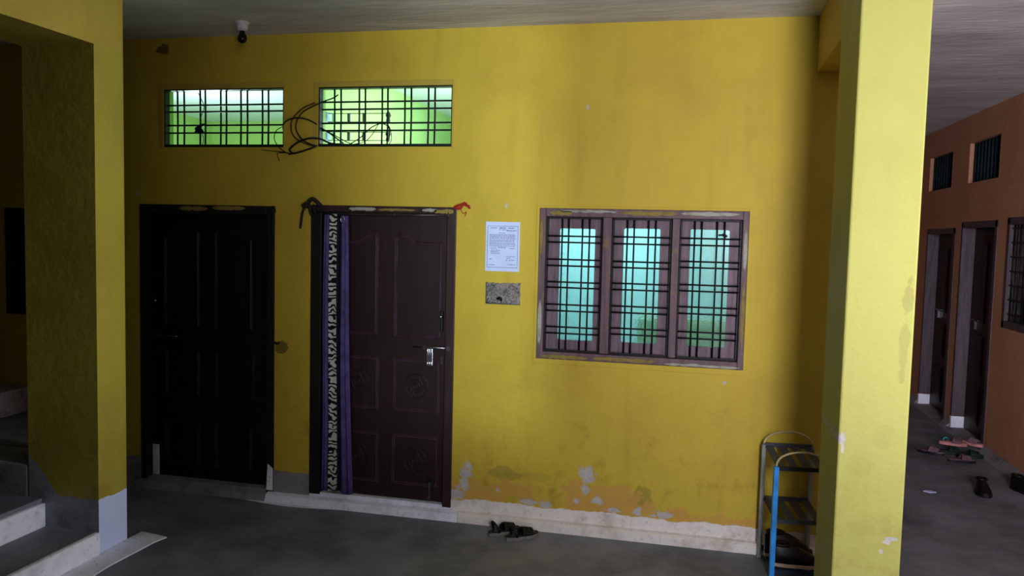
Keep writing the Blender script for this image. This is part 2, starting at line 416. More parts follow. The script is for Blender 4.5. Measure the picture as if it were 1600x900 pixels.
# painted strip on the floor along the lobby edge
pts = [(-3.166, -5.6), (-3.0, -5.6)]
y = -5.4
while y < -.95:
    pts.append((-2.995 + random.uniform(-.008, .008), y)); y += .15
pts += [(-2.985, -.86), (-2.965, -.775), (-3.16, -.74), (-3.166, -1.0)]
struct(MB().prism(pts, 'z', .0, .006).build('trim_floor_paint_strip', M['white']))
m = MB(); m.box(-5.6, -3.51, -5.6, -1.088, .12, .262); s1 = struct(m.build('trim_stair_step', M['white'], bevel=.012))
m = MB(); m.box(-5.6, -3.535, -5.6, -1.088, .262, .285); struct(m.build('trim_stair_tread', M['floor'], bevel=.005))
m = MB(); m.box(-5.6, -3.63, -1.086, -.8, 0, .47); struct(m.build('trim_stair_step', M['whitegrey'], bevel=.012))
m = MB(); m.box(-5.6, -3.9, -.8, -.0, 0, .48); struct(m.build('trim_stair_landing', M['floor'], bevel=.012))
m = MB(); m.box(-5.6, -4.62, -.3, -.0, .48, .66); struct(m.build('trim_stair_step', M['cement'], bevel=.012))

# skirting of the main wall: painted plaster band with a ragged top and a low curb
def band(x0, x1, z0, ztop, amp, y0, y1, name, mat):
    pts = [(x0, z0)]; n = max(2, int((x1-x0)/.02)); top = []
    ph = random.random()*9
    for i in range(n+1):
        x = x0 + (x1-x0)*i/n
        top.append((x, ztop + amp*(.6*math.sin(x*9+ph) + .5*math.sin(x*23+ph) + random.uniform(-.5, .5))))
    return struct(MB().prism([(x0, z0)] + [(x1, z0)] + top[::-1], 'y', y0, y1).build(name, mat))
band(-1.455, 1.12, 0, .142, .009, -.007, 0, 'baseboard_back', M['curb'])
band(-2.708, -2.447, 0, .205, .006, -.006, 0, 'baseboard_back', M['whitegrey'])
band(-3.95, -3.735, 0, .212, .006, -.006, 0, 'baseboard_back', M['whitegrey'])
m = MB(); m.prism([(0, 0), (-.052, 0), (-.05, .05), (-.035, .062), (0, .068)], 'x', -1.40, 1.12); struct(m.build('trim_curb', M['curb'], bevel=.004))
m = MB(); m.prism([(.0, 0), (-.055, 0), (-.04, .05), (.0, .062)], 'x', -2.75, -1.40); struct(m.build('trim_curb', M['white'], bevel=.004))
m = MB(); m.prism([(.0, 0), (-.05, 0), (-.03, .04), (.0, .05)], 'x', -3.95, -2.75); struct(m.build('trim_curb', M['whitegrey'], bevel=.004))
pts = [(-3.0, -.0)]
for i in range(12): pts.append((-3.0 + .11*i, -.045 - .035*math.exp(-((i-4)/2.5)**2) + random.uniform(-.01, .006)))
pts += [(-1.7, 0)]
struct(MB().prism(pts, 'z', 0, .004).build('trim_paint_spill', M['white']))
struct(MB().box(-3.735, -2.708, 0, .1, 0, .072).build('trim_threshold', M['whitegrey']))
struct(MB().box(-2.447, -1.455, 0, .1, 0, .088).build('trim_threshold', M['white']))

# ------------------------------------------------------------------ doors of the main wall
def ogee(x0, x1, z0, z1, side, drop=.055):
    """panel outline, counter-clockwise from bottom left; its top is high on the side named"""
    n = 12; top = []
    for i in range(n+1):
        t = i/n; s_ = t if side == 'L' else 1-t       # s_=0 at the high side
        k = max(0, min(1, (s_-.12)/.45)); d = (k*k*(3-2*k))*drop
        if s_ < .12: d += drop*.35*((.12-s_)/.12)**2
        top.append((x0+(x1-x0)*t, z1-d))
    return [(x0, z0), (x1, z0)] + top[::-1]
def rect(x0, x1, z0, z1): return [(x0, z0), (x1, z0), (x1, z1), (x0, z1)]
def rosette(mb, cx, cz, y, r=.078):
    for rr, w in ((r, .006), (r*.52, .006), (r*.26, .008)):
        mb.tube([(cx+rr*math.cos(2*PI*k/28), y, cz+rr*math.sin(2*PI*k/28)) for k in range(28)], w*.8, 6, closed=True)
    mb.bm.faces.ensure_lookup_table()
    for k in range(2):
        a = k*PI + .5; P = []
        for i in range(7):
            t = i/6; P.append((cx + r*(.28+.66*t)*math.cos(a+t*1.1), y, cz + r*(.28+.66*t)*math.sin(a+t*1.1)))
        mb.tube(P, .0035, 5)
def leaf(parent, x0, x1, z0, z1, y, panels, mat, name='door_leaf'):
    m = MB(); m.box(x0, x1, y, y+.035, z0, z1)
    for kind, a, b, c, d in panels:
        o = ogee(a, b, c, d, kind) if kind in 'LR' else rect(a, b, c, d)
        m.ridge(o, y, .022, .011)
        if kind == 'O': rosette(m, (a+b)/2, (c+d)/2, y-.004)
    return m.build(name, [mat, M['highlit_dark'] if mat == M['door_dark'] else M['highlit_maroon']], parent)

d1 = empty('door_1', (-3.22, 0, 0), kind='structure', label='black panelled wooden door at the left, under the left high vent, with a sooty frame')
fr = MB(); y0, y1 = -.008, .1
fr.box(D1[0], -3.69, y0, y1, .06, D1[3]).box(-2.765, D1[1], y0, y1, .05, D1[3]).box(-3.69, -2.765, y0, y1, 1.925, D1[3])
fr.build('door_frame', M['frame_black'], d1, bevel=.005)
leaf(d1, -3.69, -2.765, .074, 1.925, .065,
     [('R', -3.59, -3.31, 1.137, 1.82), ('L', -3.195, -2.905, 1.137, 1.82), ('M', -3.585, -3.31, .655, .98), ('M', -3.19, -2.885, .655, .98),
      ('O', -3.585, -3.31, .153, .478), ('O', -3.195, -2.905, .153, .478)], M['door_dark'])
m = MB(); m.box(-3.692, -3.64, .06, .0648, .075, .29); m.build('painted_jamb_foot', M['white'], d1)['label'] = 'whitewashed foot of the left jamb'
m = MB(); m.prism([(-2.76, .07), (-2.712, .07), (-2.712, .22), (-2.75, .25)], 'y', -.011, -.008); m.build('painted_jamb_foot', M['white'], d1)['label'] = 'whitewashed foot of the right jamb'
m = MB(); m.tube([(-3.70, .05, 1.075), (-3.48, .05, 1.07)], .004, 6); m.box(-3.66, -3.63, .045, .066, 1.055, 1.09).box(-3.52, -3.50, .045, .066, 1.055, 1.088)
m.build('bolt', M['dullsteel'], d1)
m = MB(); m.lathe([(.004, 0), (.012, .004), (.012, .016), (.004, .02)], -3.655, .05, 12, 1.305); m.build('knob', M['steel'], d1)
m = MB(); m.box(-3.67, -3.63, .055, .066, .955, .99); m.build('latch_plate', M['dullsteel'], d1)
# filler smears along the lintel
def smears(parent, lst, y):
    for (a, b, za, zb, mt) in lst:
        n = 14; top = []; bot = []
        for i in range(n+1):
            t = i/n; e = math.sin(PI*t)**.25*random.uniform(.7, 1.05) if 0 < i < n else 0
            top.append((a+(b-a)*t, (za+zb)/2 + (zb-za)/2*e + random.uniform(-.003, .003)*e)); bot.append((a+(b-a)*t, (za+zb)/2 - (zb-za)/2*e + random.uniform(-.004, .004)*e))
        MB().prism(bot + top[::-1][:], 'y', y-.003, y+.001).build('paint_smear', M[mt], parent)
smears(d1, [(-3.42, -3.2, 1.945, 1.975, 'smear_y'), (-3.17, -2.92, 1.95, 1.982, 'smear_y')], -.009)

d2 = empty('door_2', (-1.95, 0, 0), kind='structure', label='maroon panelled wooden door with steel bolts, half behind a drawn purple curtain')
fr = MB()
fr.box(D2[0], -2.37, y0, y1, .075, D2[3]); fr.build('door_frame', M['frame_black'], d2, bevel=.005)['label'] = 'black left jamb'
fr = MB(); fr.box(-1.515, D2[1]+.0, y0, y1, .075, D2[3]).box(-2.37, -1.515, y0, y1, 1.955, D2[3])
fr.build('door_frame', M['frame_brown'], d2, bevel=.005)
leaf(d2, -2.37, -1.515, .094, 1.955, .03,
     [('R', -2.27, -1.985, 1.155, 1.83), ('L', -1.875, -1.548, 1.155, 1.83), ('O', -2.27, -1.972, .67, 1.02), ('O', -1.873, -1.551, .67, 1.02),
      ('O', -2.27, -1.965, .185, .522), ('O', -1.878, -1.554, .185, .522)], M['door_brown'])
# aldrop bolt with hanging hasp
b = MB(); b.tube([(-1.735, .012, 1.100), (-1.47, -.004, 1.106)], .0045, 8); b.box(-1.665, -1.645, .006, .03, 1.088, 1.112).box(-1.50, -1.482, -.02, 0, 1.09, 1.12)
bo = b.build('sliding_bolt', M['steel'], d2)
b = MB(); b.box(-1.64, -1.598, .004, .012, .985, 1.098, 0)
for x in (-1.632, -1.619, -1.606): b.tube([(x, .002, 1.05), (x, .002, 1.095)], .005, 6).tube([(x, .002, .985), (x, .002, 1.01)], .005, 6)
b.build('hasp', M['steel'], d2, bevel=.002)
b = MB(); b.box(-1.546, -1.541, .01, .03, 1.0, 1.045).tube([(-1.527, .02, 1.04), (-1.517, .01, 1.045), (-1.513, .01, 1.03), (-1.527, .015, 1.015)], .004, 6)
b.build('staple', M['steel'], d2)
b = MB(); b.box(-1.553, -1.535, .0, .03, 1.21, 1.34); h = b.build('lock_plate', M['black'], d2, bevel=.004)
b = MB(); b.lathe([(.004, 0), (.012, .004), (.012, .014), (.004, .018)], -1.546, -.004, 12, 1.295); b.build('keyhole_knob', M['steel'], h)
b = MB(); b.box(-1.617, -1.597, .01, .03, .105, .25).tube([(-1.607, .005, .10), (-1.607, .005, .225)], .006, 8); b.build('tower_bolt', M['dullsteel'], d2, bevel=.002)
b = MB(); b.box(-1.62, -1.594, .0, .012, .225, .252); b.build('bolt_cap', M['black'], d2)
smears(d2, [(-2.18, -1.99, 1.965, 1.99, 'smear'), (-1.98, -1.72, 1.966, 1.984, 'smear_y'), (-1.68, -1.58, 1.965, 1.988, 'smear'), (-1.6, -1.47, 1.955, 1.985, 'smear_y')], -.009)

# ------------------------------------------------------------------ high vents with crossed bars
def vent(name, V, vx, hz, label):
    r = empty(name, ((V[0]+V[1])/2, 0, V[2]), kind='structure', label=label)
    f = MB(); t = .007
    f.box(V[0], V[0]+t, .0, .05, V[2], V[3]).box(V[1]-t, V[1], 0, .05, V[2], V[3]).box(V[0], V[1], 0, .05, V[2], V[2]+.018).box(V[0], V[1], 0, .05, V[3]-t, V[3])
    f.build('vent_frame', M['iron_green'], r)
    w = .034
    f = MB(); f.box(V[0]-w, V[0], -.008, 0, V[2]-.01, V[3]+w).box(V[1], V[1]+.012, -.008, 0, V[2]-.01, V[3]+w).box(V[0], V[1], -.008, 0, V[3], V[3]+w)
    f.build('plaster_surround', M['beam_yellow'], r, bevel=.003)
    g = MB()
    for x in vx: g.tube([(x, .05, V[2]+.01), (x+.002, .05, (V[2]+V[3])/2), (x, .05, V[3]-.005)], .0062, 8)
    for z in hz: g.tube([(V[0], .043, z), (V[1], .043, z)], .006, 8)
    g.build('grille', M['iron_green'], r)
    return r
v1 = vent('window_1', V1, [-3.472, -3.421, -3.298, -3.259, -3.142, -3.100, -2.991, -2.943, -2.832, -2.788], [2.658, 2.614, 2.523, 2.472],
     'high barred vent above the black door, green room beyond')
v2 = vent('window_2', V2, [-2.313, -2.268, -2.141, -2.099, -1.983, -1.945, -1.829, -1.786, -1.671, -1.628], [2.666, 2.619, 2.530, 2.483],
     'high barred vent above the maroon door, bright lime room beyond')

# ------------------------------------------------------------------ three-light window
w3 = empty('window_3', (-.31, 0, 1.077), kind='structure', label='three-light barred window with obscured glass in a brown wooden frame')
f = MB(); a, b, c, d = WN
f.box(a, -.885, -.006, .1, c, d).box(-.535, -.482, -.006, .1, c+.05, d-.05).box(-.125, -.082, -.006, .1, c+.05, d-.05).box(.275, b, -.006, .1, c, d)
f.box(-.885, .275, -.006, .1, d-.05, d).box(-.885, .275, -.006, .1, c, c+.045)
f.build('window_frame', M['win_frame'], w3, bevel=.004)
f = MB(); t = .018
f.prism([(a-.02, c-.03), (b+.02, c-.035), (b+.02, c), (a-.02, c)], 'y', -.006, 0).prism([(a-.018, c), (a, c), (a, d+.016), (a-.018, d+.014)], 'y', -.006, 0)
f.prism([(b, c), (b+.02, c), (b+.022, d+.014), (b, d+.014)], 'y', -.006, 0).prism([(a, d), (b, d), (b, d+.015), (a, d+.015)], 'y', -.006, 0)
f.build('plaster_surround', M['yellow'], w3, bevel=.002)
smears(w3, [(-.86, -.72, 1.96, 1.99, 'smear_y'), (-.80, -.45, 1.978, 1.995, 'smear'), (-.44, -.1, 1.965, 1.995, 'smear_y'), (-.08, .26, 1.972, 1.995, 'smear'), (-.9, -.6, 1.082, 1.105, 'smear_y'), (-.58, -.2, 1.085, 1.11, 'smear_y'), (-.15, .29, 1.08, 1.098, 'smear'), (-.92, -.895, 1.15, 1.45, 'smear'), (-.92, -.9, 1.7, 1.95, 'smear_y'), (.285, .303, 1.2, 1.6, 'smear_y'), (.283, .305, 1.65, 1.9, 'smear')], -.007)
def rrect(x0, x1, z0, z1, r, n=4):
    P = []
    for cx, cz, a0 in ((x1-r, z1-r, 0), (x0+r, z1-r, 90), (x0+r, z0+r, 180), (x1-r, z0+r, 270)):
        for i in range(n+1):
            an = math.radians(a0+90*i/n); P.append((cx+r*math.cos(an), cz+r*math.sin(an)))
    return P
CS = [((-.885, -.535), (-.809, -.588), (1.192, 1.882), (-.788, -.748, -.663, -.620), (1.835, 1.797, 1.692, 1.653, 1.553, 1.519, 1.414, 1.375, 1.275, 1.236)),
      ((-.482, -.125), (-.415, -.197), (1.196, 1.891), (-.391, -.351, -.266, -.223), (1.839, 1.797, 1.690, 1.654, 1.558, 1.520, 1.420, 1.381, 1.285, 1.248)),
      ((-.082, .275), (-.020, .206), (1.194, 1.894), (.004, .044, .132, .175), (1.840, 1.800, 1.703, 1.667, 1.565, 1.528, 1.433, 1.393, 1.284, 1.245))]
for (xa, xb), (ga, gb), (gz0, gz1), vx, hz in CS:
    # sash with round-cornered glass opening
    ins = rrect(ga, gb, gz0, gz1, .009); n = len(ins)
    out = []
    za, zb = WN[2]+.045, WN[3]-.05
    for k, (ex, ez) in enumerate(((xb, zb), (xa, zb), (xa, za), (xb, za))):
        for i in range(5):
            p = ins[k*5+i]; side = (i < 2) == (k % 2 == 0)
            out.append((ex, ez) if i == 2 else ((ex, p[1]) if side else (p[0], ez)))
    mb = MB(); bm = mb.bm
    L = [[bm.verts.new((p[0], y, p[1])) for p in ring] for ring, y in ((out, .06), (ins, .06), (ins, .09), (out, .09))]
    for q in range(4):
        A, B = L[q], L[(q+1) % 4]
        for i in range(n): bm.faces.new((A[i], A[(i+1) % n], B[(i+1) % n], B[i]))
    sa = mb.build('window_sash', M['win_wood'], w3)
    MB().box(ga-.004, gb+.004, .076, .081, gz0-.004, gz1+.004).build('glass_pane', M['glass'], sa)
    g = MB(); r = .006; e = .01
    fx0, fx1, fz0, fz1 = xa+.008, xb-.008, WN[2]+.052, WN[3]-.057
    for x in (fx0, fx1): g.box(x-e/2, x+e/2, .028, .040, fz0, fz1)
    for z in (fz0, fz1): g.box(fx0, fx1, .028, .040, z-e/2, z+e/2)
    for x in vx: g.tube([(x, .034, fz0), (x, .034, fz1)], .0052, 8)
    for z in hz: g.tube([(fx0, .026, z), (fx1, .026, z)], .0052, 8)
    g.build('grille', M['iron'], w3)
m = MB(); m.tube([(.14, .02, 1.862), (.165, .015, 1.865), (.172, .01, 1.872), (.182, .015, 1.86), (.18, .015, 1.85), (.165, .018, 1.858), (.19, .02, 1.857)], .006, 6)
tag(m.build('knotted_string', M['cable']), 'black knotted string on the bars of the rightmost window light', 'string')

# dark barred window beyond the left pillar
w4 = empty('window_4', (-4.55, 0, 1.175), kind='structure', label='dark barred window at the far left beyond the pillar')
a, b, c, d = WL
f = MB(); f.box(a, a+.05, -.005, .1, c, d).box(b-.05, b, -.005, .1, c, d).box(a, b, -.005, .1, c, c+.05).box(a, b, -.005, .1, d-.05, d); f.build('window_frame', M['frame_black'], w4)
f = MB(); f.box(a, b, .07, .08, c, d); f.build('shutter', M['frame_black'], w4)
f = MB()
for i in range(5): f.tube([(a+.08+.1*i, .03, c+.03), (a+.08+.1*i, .03, d-.03)], .006, 6)
for i in range(5): f.tube([(a+.03, .025, c+.1+.13*i), (b-.03, .025, c+.1+.13*i)], .006, 6)
f.build('grille', M['iron'], w4)
# low metal gate beside it on the landing
g = empty('metal_gate', (-5.2, -.05, .66), label='grey mesh gate at the far left edge on the stair landing', cat='gate')
f = MB(); f.box(-5.5, -4.90, -.07, -.05, .68, .7).box(-5.5, -4.9, -.07, -.05, 1.06, 1.085).box(-4.925, -4.9, -.07, -.05, .66, 1.085).box(-5.5, -5.475, -.07, -.05, .66, 1.085); f.build('gate_frame', M['dullsteel'], g)
f = MB()
for i in range(16): f.tube([(-5.47+.036*i, -.06, .7), (-5.47+.036*i, -.06, 1.06)], .003, 5)
for i in range(9): f.tube([(-5.475, -.06, .73+.04*i), (-4.925, -.06, .73+.04*i)], .003, 5)
f.build('wire_mesh', M['dullsteel'], g)

# ------------------------------------------------------------------ orange wall: doors, vents, window
for k, (a, b, c, d) in enumerate(OD):
    r = empty('door_%d' % (3+k), (OX, (a+b)/2, 0), kind='structure', label=['farther dark door in the orange wall, with a steel lock', 'nearer dark brown door in the orange wall, behind the slippers'][k])
    f = MB(); f.box(OX-.006, OX+.15, a, a+.06, 0, d).box(OX-.006, OX+.15, b-.035, b, 0, d).box(OX-.006, OX+.15, a, b, d-.06, d); f.build('door_frame', M['orange_frame'], r, bevel=.004)
    f = MB(); f.box(OX+.11, OX+.15, a+.06, b-.035, .02, d-.06)
    yc = (a+b)/2
    for (ya, yb) in ((a+.12, yc-.05), (yc+.05, b-.1)):
        for (za, zb) in ((1.1, d-.2), (.6, .98), (.12, .5)):
            for q in range(2):
                f.box(OX+.10-.004*q, OX+.11, ya+.03*q, yb-.03*q, za+.03*q, zb-.03*q)
    f.build('door_leaf', M['orange_door'], r, bevel=.004)
    f = MB(); f.tube([(OX+.09, b-.32, 1.12), (OX+.09, b-.12, 1.12)], .008, 6).box(OX+.09, OX+.11, b-.23, b-.2, 1.03, 1.11); f.build('lock', M['steel' if k == 0 else 'dullsteel'], r)
    f = MB(); f.box(OX-.008, OX+.152, b-.037, b+.02, 0, .13); f.build('painted_jamb_foot', M['white'], r)['label'] = 'whitewashed foot of the far jamb'
for k, (a, b, c, d) in enumerate(OV):
    r = empty('window_%d' % (5+k), (OX, (a+b)/2, c), kind='structure', label=['farther high vent in the orange wall', 'nearer high vent in the orange wall'][k])
    f = MB(); n = 9
    f.box(OX+.065, OX+.075, a, b, c, d)
    for i in range(n):
        yy = a + (b-a)*(i+.5)/n; f.tube([(OX+.05, yy, c), (OX+.05, yy, d)], .02, 6)
    f.build('mesh_screen', M['screen'], r)
r = empty('window_7', (OX, 2, 1.15), kind='structure', label='dark barred window at the right edge in the orange wall')
a, b, c, d = OW
f = MB(); f.box(OX-.006, OX+.12, a, a+.05, c, d).box(OX-.006, OX+.12, b-.05, b, c, d).box(OX-.006, OX+.12, a, b, c, c+.06).box(OX-.006, OX+.12, a, b, d-.06, d).box(OX, OX+.12, 1.97, 2.03, c, d); f.build('window_frame', M['orange_frame'], r, bevel=.004)
f = MB(); f.box(OX+.13, OX+.14, a, b, c, d); f.build('shutter', M['frame_black'], r)
f = MB()
for i in range(11): f.tube([(OX+.03, a+.08+.125*i, c+.04), (OX+.03, a+.08+.125*i, d-.04)], .008, 6)
for i in range(7): f.tube([(OX+.02, a+.04, c+.12+.12*i), (OX+.02, b-.04, c+.12+.12*i)], .008, 6)
f.build('grille', M['iron'], r)
# plaster fillet along the foot of the orange wall
for (a, b) in ((-5.6, 2.93), (3.88, 4.07), (5.06, 7)):
    struct(MB().prism([(OX, 0), (OX, .06), (OX-.03, .03), (OX-.07, .0)], 'y', a, b).build('baseboard_right', M['whitegrey']))
for (a, b) in ((2.93, 3.88), (4.07, 5.06)):
    struct(MB().prism([(OX+.15, 0), (OX+.15, .02), (OX-.05, .015), (OX-.07, .0)], 'y', a, b).build('trim_threshold', M['whitegrey']))

# ------------------------------------------------------------------ ceiling lamp holder
r = empty('ceiling_lamp_holder', (-2.76, -.31, 3.1), label='white round lamp holder with a dark dead bulb on the ceiling', cat='lamp')
m = MB(); m.lathe([(.05, 0), (.05, -.008), (.036, -.014), (.034, -.04), (.026, -.052), (.018, -.055)], -2.76, -.31, 24, 3.1); m.build('holder', M['porcelain'], r)
m = MB(); m.lathe([(.016, -.053), (.017, -.068), (.026, -.085), (.029, -.1), (.024, -.117), (.012, -.127), (.002, -.129)], -2.76, -.31, 20, 3.1); m.build('bulb', M['bulbglass'], r)

# ------------------------------------------------------------------ notice and cemented junction box
r = empty('paper_notice', (-1.156, 0, 1.607), label='white printed paper notice pasted on the yellow wall above the cement patch', cat='notice')
m = MB(); bm = m.bm
NX, NZ = 6, 8
P = [[bm.verts.new((-1.263 + .217*i/NX, -.0025 - .0015*math.sin(i*1.3+j), 1.607 + .306*j/NZ)) for j in range(NZ+1)] for i in range(NX+1)]
B_ = [[bm.verts.new((-1.263 + .217*i/NX, -.0001, 1.607 + .306*j/NZ)) for j in range(NZ+1)] for i in range(NX+1)]
for G in (P, B_):
    for i in range(NX):
        for j in range(NZ): bm.faces.new((G[i][j], G[i+1][j], G[i+1][j+1], G[i][j+1]))
for i in range(NX): bm.faces.new((P[i][0], P[i+1][0], B_[i+1][0], B_[i][0])); bm.faces.new((P[i][NZ], P[i+1][NZ], B_[i+1][NZ], B_[i][NZ]))
for j in range(NZ): bm.faces.new((P[0][j], P[0][j+1], B_[0][j+1], B_[0][j])); bm.faces.new((P[NX][j], P[NX][j+1], B_[NX][j+1], B_[NX][j]))
m.build('sheet', M['paper'], r)
m = MB(); X0, X1, Z0, Z1 = -1.251, -1.057, 1.63, 1.888; yy = -.0052
for (a, b, c, d) in ((X0, X1, Z0, Z0+.002), (X0, X1, Z1-.002, Z1), (X0, X0+.002, Z0, Z1), (X1-.002, X1, Z0, Z1)): m.box(a, b, yy, yy+.001, c, d)
def words(xa, xb, z, h=.004):
    x = xa
    while x < xb-.006:
        w = min(random.uniform(.006, .018), xb-x); m.box(x, x+w, yy, yy+.001, z, z+h); x += w+.003
words(-1.232, -1.185, 1.873); words(-1.175, -1.13, 1.873, .005); words(-1.12, -1.083, 1.873); words(-1.18, -1.125, 1.863, .003); words(-1.128, -1.066, 1.857)
words(-1.18, -1.135, 1.843, .003)
for z in (1.832, 1.824, 1.816, 1.808, 1.798, 1.790, 1.780, 1.772, 1.762): words(-1.237, -1.072, z, .003)
words(-1.18, -1.128, 1.752, .004); words(-1.23, -1.19, 1.748, .003); words(-1.11, -1.07, 1.748, .003)
for z in (1.735, 1.725, 1.715): words(-1.228, -1.17, z, .003)
words(-1.237, -1.215, 1.68, .003); words(-1.24, -1.2, 1.645, .003); words(-1.12, -1.07, 1.648, .003)
m.tube([(-1.13, yy, 1.672), (-1.12, yy, 1.69), (-1.105, yy, 1.688), (-1.11, yy, 1.672), (-1.095, yy, 1.68), (-1.085, yy, 1.675), (-1.075, yy, 1.68)], .0012, 4)
m.tube([(-1.128, yy, 1.698), (-1.09, yy, 1.70), (-1.073, yy, 1.698)], .001, 4)
m.build('printed_text', M['ink'], r)

r = empty('cemented_junction_box', (-1.145, 0, 1.4), label='rough grey cement patch over a wall box, under the paper notice', cat='junction box')
m = MB(); bm = m.bm; NX, NZ = 26, 16; F = []
for i in range(NX+1):
    row = []
    for j in range(NZ+1):
        u, v = i/NX, j/NZ; ed = min(u, 1-u, v, 1-v)
        jx = random.uniform(-.004, .004) if ed == 0 else 0
        x = -1.253 + .219*u + jx; z = 1.402 + .133*v + (random.uniform(-.004, .004) if ed == 0 else 0)
        h = 0 if ed == 0 else .005 + .02*random.random()**1.5
        if ((x+1.16)/.013)**2 + ((z-1.435)/.012)**2 < 1: h = .001
        row.append(bm.verts.new((x, -h, z)))
    F.append(row)
for i in range(NX):
    for j in range(NZ): bm.faces.new((F[i][j], F[i+1][j], F[i+1][j+1], F[i][j+1]))
m.build('cement_fill', M['cement'], r)
m = MB(); m.box(-1.253, -1.232, -.013, -.002, 1.405, 1.53).box(-1.253, -1.036, -.013, -.002, 1.402, 1.413); m.build('metal_rim', M['dullsteel'], r, bevel=.002)
m = MB(); m.tube([(-1.178, -.008, 1.435), (-1.162, -.016, 1.442), (-1.155, -.018, 1.437), (-1.152, -.012, 1.428)], .009, 7); m.build('wire_stub', M['black'], r)

# ------------------------------------------------------------------ cables between the vents
def spline(P, n=8):
    P = [Vector(p) for p in P]; P = [P[0]*2-P[1]] + P + [P[-1]*2-P[-2]]; out = []
    for i in range(1, len(P)-2):
        for k in range(n):
            t = k/n; a, b, c, d = P[i-1:i+3]
            out.append(.5*((2*b) + (c-a)*t + (2*a-5*b+4*c-d)*t*t + (3*b-a-3*c+d)*t**3))
    out.append(P[-2]); return out
def cable(pts, label, mat='cable', r=.0045, name='cable'):
    o = MB().tube(spline(pts), r, 6).build(name, M[mat]); return tag(o, label, 'cable', 'cables looping between the two high vents')
cable([(-2.28, .03, 2.71), (-2.30, .0, 2.685), (-2.40, -.02, 2.645), (-2.50, -.03, 2.59), (-2.545, -.03, 2.51), (-2.52, -.03, 2.44), (-2.46, -.03, 2.395), (-2.39, .0, 2.38), (-2.3, .02, 2.40)],
      'black cable making a big loop at the left end of the right vent')
cable([(-2.42, -.012, 2.655), (-2.50, -.02, 2.62), (-2.575, -.02, 2.55), (-2.58, -.02, 2.47), (-2.54, -.02, 2.42), (-2.46, -.02, 2.385), (-2.39, .01, 2.375)],
      'brown cable looping widest between the two high vents', 'brown_cable')
cable([(-2.665, .02, 2.49), (-2.63, -.02, 2.53), (-2.56, -.03, 2.555), (-2.48, -.03, 2.55), (-2.42, -.02, 2.525), (-2.395, .02, 2.50), (-2.33, .03, 2.46), (-2.24, .03, 2.40)],
      'black cable arching across from the left vent to the right vent')
cable([(-2.65, .02, 2.515), (-2.69, -.015, 2.48), (-2.705, -.02, 2.43), (-2.68, -.02, 2.38), (-2.62, -.02, 2.335), (-2.55, -.02, 2.33), (-2.46, -.02, 2.36), (-2.39, .0, 2.385)],
      'thin black cable hanging in a loop under the right end of the left vent', r=.003)
cable([(-2.57, -.02, 2.33), (-2.59, -.025, 2.355), (-2.53, -.03, 2.40), (-2.45, -.03, 2.425), (-2.39, .0, 2.425), (-2.33, .03, 2.40), (-2.25, .035, 2.385)],
      'thick black cable bundle dipping below the gap between the vents', r=.007)
cable([(-2.60, -.02, 2.325), (-2.53, -.025, 2.335), (-2.45, -.02, 2.36), (-2.40, .0, 2.38), (-2.3, .03, 2.395), (-2.2, .03, 2.39), (-2.1, .03, 2.388), (-1.95, .03, 2.386)],
      'black cable lying along the sill of the right vent', r=.006)
cable([(-2.2, .03, 2.39), (-2.12, .035, 2.44), (-2.05, .035, 2.50), (-1.98, .035, 2.525), (-1.93, .035, 2.50), (-1.925, .035, 2.44), (-1.95, .035, 2.385)],
      'black cable coiled up behind the bars of the right vent', r=.0035)
cable([(-2.23, .036, 2.385), (-2.1, .036, 2.41), (-2.04, .036, 2.46), (-1.99, .036, 2.53), (-1.93, .036, 2.51), (-1.91, .036, 2.43), (-1.93, .036, 2.39)],
      'second thinner black cable coil inside the bars of the right vent', r=.0025)
cable([(-2.385, .03, 2.49), (-2.3, .034, 2.45), (-2.22, .034, 2.41), (-2.16, .034, 2.385)], 'short black cable slanting down the left of the right vent', r=.0035)
cable([(-2.67, -.015, 2.28), (-2.68, -.02, 2.33), (-2.62, -.015, 2.335), (-2.8, -.012, 2.352)], 'loose frayed wire end hanging below the left vent', r=.0025)
cable([(-3.30, .03, 2.74), (-3.27, .025, 2.69), (-3.255, .03, 2.64), (-3.285, .03, 2.56), (-3.28, .03, 2.50), (-3.26, .03, 2.43), (-3.27, .03, 2.385)], 'thin black wire hanging down the left vent', r=.0022)
m = MB(); m.tube(spline([(-3.32, .03, 2.475), (-3.29, .025, 2.50), (-3.27, .02, 2.52), (-3.31, .02, 2.495), (-3.26, .025, 2.47), (-3.285, .02, 2.515), (-3.25, .03, 2.525)]), .009, 6)
tag(m.build('cloth_knot', M['cable']), 'dark knotted rag tied on the bars of the left vent', 'rag')

# wall rails with pegs seen through the right vent
def rail(z, label):
    r = empty('wall_rail', (-2.6, .5, z), label=label, cat='rail', group='peg rails in the lime room')
    m = MB()
    for dz in (0, -.06): m.tube([(-2.6, .5, z+dz), (-2.13, .5, z+dz-.003)], .003, 6)
    m.build('wire', M['iron'], r)
    for i in range(3):
        m = MB(); m.box(-2.54+.115*i, -2.525+.115*i, .49, .51, z-.062, z); m.build('peg', M['paleblue'] if i == 0 else M['slat'], r)
    m = MB(); m.box(-2.6, -2.575, .46, .54, z-.07, z+.01); m.build('bracket', M['paleblue'], r, bevel=.004)
    m = MB(); m.lathe([(.004, -.075), (.016, -.06), (.012, -.035), (.02, -.02), (.014, 0), (.004, .012)], -2.12, .5, 12, z); m.build('end_knob', M['slat'], r)
rail(2.665, 'upper peg rail on the lime wall seen through the right vent')
rail(2.535, 'lower peg rail on the lime wall seen through the right vent')

